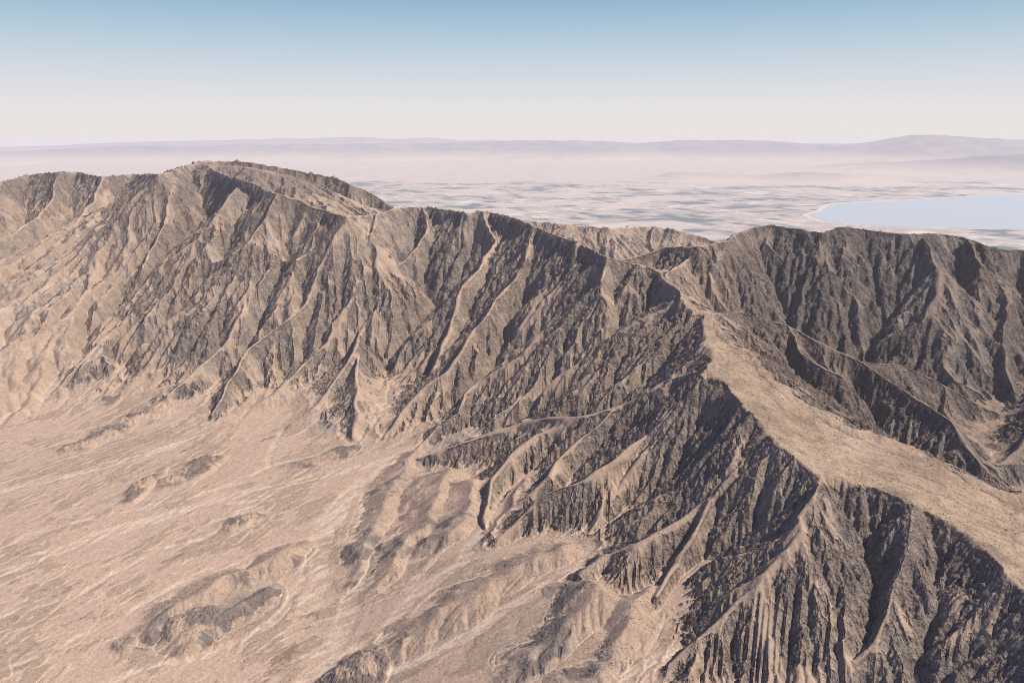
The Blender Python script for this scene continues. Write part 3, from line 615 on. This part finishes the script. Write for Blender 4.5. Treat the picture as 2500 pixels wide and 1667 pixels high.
# desert scrub: low dark bushes of 2 to 4 m, denser in patches and along the drainage lines
def scrub(n=230000):
    rg = np.random.RandomState(3)
    x = rg.uniform(-2600, 2600, n); y = rg.uniform(1300, 5200, n); r = np.hypot(x, y); a = np.arctan2(x, y)
    i = np.log(r/R0)/math.log(R1/R0)*(z.shape[0]-1); j = (a-TH0)/(TH1-TH0)*(z.shape[1]-1)
    ok = (r > R0+5) & (j > 2) & (j < z.shape[1]-3) & (i < z.shape[0]-3); x, y, i, j = x[ok], y[ok], i[ok], j[ok]
    g = lambda f: bil(f, i, j)
    d = .25+.55*g(M)+.35*g(softm)+.25*g(hm)-.35*g(wash)+.5*g(n90)+.25*g(n300)-.15*g(floorm)
    ok = rg.uniform(0, 1, len(x)) < d; x, y, i, j = x[ok], y[ok], i[ok], j[ok]; zz = bil(z, i, j)
    N = len(x); s = rg.uniform(.5, 1.25, N)*rg.choice([1, 1, 1.6], N); h = s*rg.uniform(.7, 1.1, N); t0 = rg.uniform(0, 6.28, N)
    V = np.zeros((N, 11, 3), np.float32)
    for k in range(5):
        q = t0+k*1.2566; rr_ = s*rg.uniform(.75, 1.15, N)
        V[:, k] = np.stack([x+.75*rr_*np.cos(q), y+.75*rr_*np.sin(q), zz-.3], 1)
        V[:, 5+k] = np.stack([x+rr_*np.cos(q+.5), y+rr_*np.sin(q+.5), zz+h*.55], 1)
    V[:, 10] = np.stack([x, y, zz+h], 1)
    f = []
    for k in range(5):
        m_ = (k+1) % 5; f += [(k, m_, 5+k), (m_, 5+m_, 5+k), (5+k, 5+m_, 10)]
    F = (np.array(f)[None]+np.arange(N)[:, None, None]*11).reshape(-1, 3).astype(np.int32)
    me = bpy.data.meshes.new('shrubs'); me.vertices.add(N*11); me.loops.add(F.size); me.polygons.add(len(F))
    me.vertices.foreach_set('co', V.ravel()); me.loops.foreach_set('vertex_index', F.ravel())
    me.polygons.foreach_set('loop_start', np.arange(0, F.size, 3, dtype=np.int32)); me.update()
    m, nt, b = newmat('scrub_leaf'); tcs = nd(nt, 'ShaderNodeTexCoord').outputs['Object']
    ns = nd(nt, 'ShaderNodeTexNoise'); nt.links.new(tcs, ns.inputs['Vector']); ns.inputs['Scale'].default_value = 1/6.
    nt.links.new(mixc(nt, ns.outputs['Fac'], (.06, .055, .038), (.15, .125, .085)), b.inputs['Base Color']); me.materials.append(m)
    o = bpy.data.objects.new('shrubs', me); scn.collection.objects.link(o); tag(o, 'dark scrub bushes dotting the tableland, hills and near slopes', 'shrubs', 'stuff')
    T('%d shrubs' % N)
scrub()
T('near meshes')

# ---------------------------------------------------------------- rift valley, fields, lake
def valley_material():
    m, nt, b = newmat('valley_ground'); L = nt.links.new
    tc = nd(nt, 'ShaderNodeTexCoord').outputs['Object']
    rot = nd(nt, 'ShaderNodeMapping'); rot.inputs['Rotation'].default_value = (0, 0, R(-24)); L(tc, rot.inputs[0])
    def cells(sx, sy, off):
        mp = nd(nt, 'ShaderNodeMapping'); mp.inputs['Scale'].default_value = (1/sx, 1/sy, 0); mp.inputs['Location'].default_value = (off, off*.37, 0)
        L(rot.outputs[0], mp.inputs[0])
        fl = nd(nt, 'ShaderNodeVectorMath', operation='FLOOR'); L(mp.outputs[0], fl.inputs[0])
        wn_ = nd(nt, 'ShaderNodeTexWhiteNoise', noise_dimensions='3D'); L(fl.outputs[0], wn_.inputs['Vector'])
        return wn_.outputs['Value']
    a, bb, c = cells(400, 800, .3), cells(400, 400, .8), cells(800, 200, 4.1)
    sel = cells(1600, 1600, 9.7)
    v = math_(nt, 'ADD', math_(nt, 'MULTIPLY_ADD', a, .45, 0.0), math_(nt, 'MULTIPLY', math_(nt, 'ADD', math_(nt, 'MULTIPLY', bb, sel), math_(nt, 'MULTIPLY', c, math_(nt, 'SUBTRACT', 1.0, sel))), .55))
    cl_ = nd(nt, 'ShaderNodeTexNoise'); L(tc, cl_.inputs['Vector']); cl_.inputs['Scale'].default_value = 1/2600.; cl_.inputs['Detail'].default_value = 2
    v = math_(nt, 'ADD', v, math_(nt, 'MULTIPLY_ADD', cl_.outputs['Fac'], 1.5, -.72))
    cr = nd(nt, 'ShaderNodeValToRGB'); L(v, cr.inputs[0]); e = cr.color_ramp; e.interpolation = 'CONSTANT'
    cols = [(0, (.11, .14, .15)), (.28, (.18, .20, .19)), (.36, (.28, .25, .24)), (.47, (.34, .295, .27)), (.60, (.41, .355, .32)), (.72, (.31, .275, .26)), (.86, (.50, .445, .40))]  # fields and desert kept pale: part of the distance haze is put into their colour
    while len(e.elements) < len(cols): e.elements.new(.5)
    for el, (p, cc) in zip(e.elements, cols): el.position = p; el.color = cc+(1,)
    def nz(s, d=4):
        n = nd(nt, 'ShaderNodeTexNoise'); L(tc, n.inputs['Vector']); n.inputs['Scale'].default_value = s; n.inputs['Detail'].default_value = d; return n.outputs['Fac']
    big = nz(1/5200.); small = nz(1/900., 6)
    desert = mixc(nt, math_(nt, 'MULTIPLY_ADD', small, 2.2, -.6, clamp=True), (.36, .31, .28), (.46, .40, .36))
    sx = nd(nt, 'ShaderNodeSeparateXYZ'); L(tc, sx.inputs[0])
    # the farmed belt ends against the far desert slope
    far = math_(nt, 'ADD', sx.outputs[1], math_(nt, 'MULTIPLY_ADD', big, 9000, -4500))
    farm = math_(nt, 'SUBTRACT', 1.0, math_(nt, 'DIVIDE', math_(nt, 'SUBTRACT', far, 34500), 900., clamp=True))
    farm = math_(nt, 'MULTIPLY', farm, math_(nt, 'GREATER_THAN', math_(nt, 'ADD', cells(2400, 1600, 3.3), math_(nt, 'MULTIPLY_ADD', big, 2.0, -1.0)), .22))
    col = mixc(nt, farm, desert, cr.outputs[0])
    L(col, b.inputs['Base Color']); return m
def quadsheet(name, x0, x1, y0, y1, zz, mat, n=2):
    xs, ys = np.linspace(x0, x1, n), np.linspace(y0, y1, n); XX, YY = np.meshgrid(xs, ys)
    nr, nc = XX.shape; o = sheet(name, XX, YY, np.full(XX.shape, zz), np.ones((nr-1, nc-1), bool), mat)
    o.data.flip_normals(); return o
tag(quadsheet('valley_floor', -150000, 150000, -8000, 160000, 0.0, valley_material(), 9), 'hazy flat valley floor patched with farm fields beyond the range', 'valley')
import bmesh
def flat_poly(name, pts, zz, mat):
    bm = bmesh.new(); vs = [bm.verts.new((x, y, zz)) for x, y in pts]; f = bm.faces.new(vs)
    bmesh.ops.triangulate(bm, faces=[f]); bmesh.ops.recalc_face_normals(bm, faces=bm.faces)
    if sum(f.normal.z for f in bm.faces) < 0: bmesh.ops.reverse_faces(bm, faces=bm.faces)
    me = bpy.data.meshes.new(name); bm.to_mesh(me); bm.free(); me.materials.append(mat)
    o = bpy.data.objects.new(name, me); scn.collection.objects.link(o); return o
def smooth_loop(pts, n=8, amp=120, seed=1):
    rg = np.random.RandomState(seed); P_ = np.array(pts, float); out = []
    N = len(P_)
    for i in range(N):
        p0, p1, p2, p3 = P_[i-1], P_[i], P_[(i+1) % N], P_[(i+2) % N]
        for k in range(n):
            t = k/n; q = .5*((2*p1)+(-p0+p2)*t+(2*p0-5*p1+4*p2-p3)*t*t+(-p0+3*p1-3*p2+p3)*t**3)
            out.append(tuple(q+rg.normal(0, amp, 2)*(.3 if k == 0 else 1)*.5))
    return out
wm, nt, b = newmat('lake_water'); b.inputs['Base Color'].default_value = (.34, .385, .41, 1); b.inputs['Roughness'].default_value = .55; b.inputs['Specular IOR Level'].default_value = .3
shm, nt, b = newmat('salt_shore'); b.inputs['Base Color'].default_value = (.50, .44, .39, 1)
lk = smooth_loop(LAKE, 8, 60)
cx, cy_ = np.mean(lk, 0)
flat = []
Pk = np.array(lk); d1 = np.roll(Pk, -1, 0)-np.roll(Pk, 1, 0); nn = np.stack([d1[:, 1], -d1[:, 0]], 1); nn /= np.linalg.norm(nn, axis=1)[:, None]
ar = .5*np.sum(Pk[:, 0]*np.roll(Pk[:, 1], -1)-np.roll(Pk[:, 0], -1)*Pk[:, 1]); nn *= 1 if ar > 0 else -1
tag(flat_poly('lake_shore', [tuple(p+n_*150) for p, n_ in zip(Pk, nn)], 2.0, shm), 'thin pale salt shore around the lake', 'shore')
tag(flat_poly('lake', lk, 5.0, wm), 'calm pale blue lake in the valley at the upper right', 'lake')
T('valley')

# ---------------------------------------------------------------- far ranges
def far_range(name, label, prof, dist, depth, seed, mat, rows=150, cols=900, front=1.0):
    az = np.array([p[0] for p in prof]); hh = np.array([p[1] for p in prof])
    t = np.linspace(az[0], az[-1], cols)[None, :]; s = np.linspace(-1, 1, rows)[:, None]
    tt = np.radians(t); r = dist+s*depth*np.where(s < 0, front, .6)
    x = (r*np.sin(tt)).astype(np.float32); y = (r*np.cos(tt)).astype(np.float32)
    H = np.interp(t, az, hh)
    sc = dist/50000.
    wv = fbm(x, y, 9000*sc, 3, seed)*.28
    q = np.clip(1-np.abs(s+0*t)*(1+wv*np.abs(s)*2), 0, 1)
    q = np.minimum(q, (1-np.abs(s))*5)
    prof_ = np.where(s < 0, q**1.35, q)
    rid = ridged(x, y, 5200*sc, 4, seed+5)
    z_ = np.maximum(H, 0)*(prof_*(1-.38*(1-q)*(1-rid)*1.6)-.04*(1-q)+.028*fbm(x, y, 1500*sc, 3, seed+9)*np.minimum(1, q*3))-25*(1-q)-40*(H <= 0)
    z_ = z_+np.where(q > .02, np.minimum(1, q*2)*H*.085*ridged(x, y*0+seed*977., 6000*sc, 4, seed+3)*(H > 0), 0)
    z_ = np.minimum(z_, 2008.)
    z_ = np.maximum(z_-70*(1-sst(0, .15, q)), -60)
    o = sheet(name, x, y, z_.astype(np.float32), np.ones((rows-1, cols-1), bool), mat); tag(o, label, 'mountain range'); return o
fm, nt, b = newmat('far_rock')
tcn = nd(nt, 'ShaderNodeTexCoord').outputs['Object']; nn_ = nd(nt, 'ShaderNodeTexNoise'); nt.links.new(tcn, nn_.inputs['Vector']); nn_.inputs['Scale'].default_value = 1/1500.; nn_.inputs['Detail'].default_value = 6
fmix = nd(nt, 'ShaderNodeMix', data_type='RGBA'); fmix.inputs[7].default_value = (.44, .37, .32, 1)   # gravel slopes below the rock
sx = nd(nt, 'ShaderNodeSeparateXYZ'); nt.links.new(tcn, sx.inputs[0])
nt.links.new(math_(nt, 'SUBTRACT', 1.0, math_(nt, 'DIVIDE', math_(nt, 'ADD', sx.outputs[2], math_(nt, 'MULTIPLY_ADD', nn_.outputs['Fac'], 700., -450.)), 600., clamp=True)), fmix.inputs[0])
nt.links.new(mixc(nt, math_(nt, 'MULTIPLY_ADD', nn_.outputs['Fac'], 2.4, -.7, clamp=True), (.13, .125, .15), (.28, .245, .245)), fmix.inputs[6])  # blue cast of haze and skylight is put into the rock colour
nt.links.new(fmix.outputs[2], b.inputs['Base Color'])
far_range('mountain_range', 'faintest and farthest hazy range along the horizon', FAR, 106000, 12000, 5, fm)
far_range('mountain_range', 'hazy blue range beyond the valley with a taller dark summit at the right', MID, 77000, 14000, 15, fm)
far_range('mountain_range', 'hazy blue hills beyond the lake rising toward the right edge', EAST, 52000, 7500, 25, fm)
far_range('hills', 'small low blue hills at the far edge of the farm fields', LOW, 37500, 3000, 35, fm, 90, 700)
T('far')

# ---------------------------------------------------------------- air
hm_ = bpy.data.materials.new('haze'); hm_.use_nodes = True; nt = hm_.node_tree
for n in list(nt.nodes):
    if n.type != 'OUTPUT_MATERIAL': nt.nodes.remove(n)
pv = nt.nodes.new('ShaderNodeVolumePrincipled'); pv.inputs['Density'].default_value = HAZE; pv.inputs['Color'].default_value = HAZE_COL
pv.inputs['Anisotropy'].default_value = HAZE_G
nt.links.new(pv.outputs[0], [n for n in nt.nodes if n.type == 'OUTPUT_MATERIAL'][0].inputs['Volume'])
bm = bmesh.new(); bmesh.ops.create_cube(bm, size=1)
for v in bm.verts: v.co.x *= 320000; v.co.y = 85000+v.co.y*190000; v.co.z = (-80 if v.co.z < 0 else 2026)
me = bpy.data.meshes.new('haze'); bm.to_mesh(me); bm.free(); me.materials.append(hm_)
o = bpy.data.objects.new('haze', me); scn.collection.objects.link(o); tag(o, 'thin pale air haze that fades the valley and the far ranges', 'haze', 'stuff')
T('done')
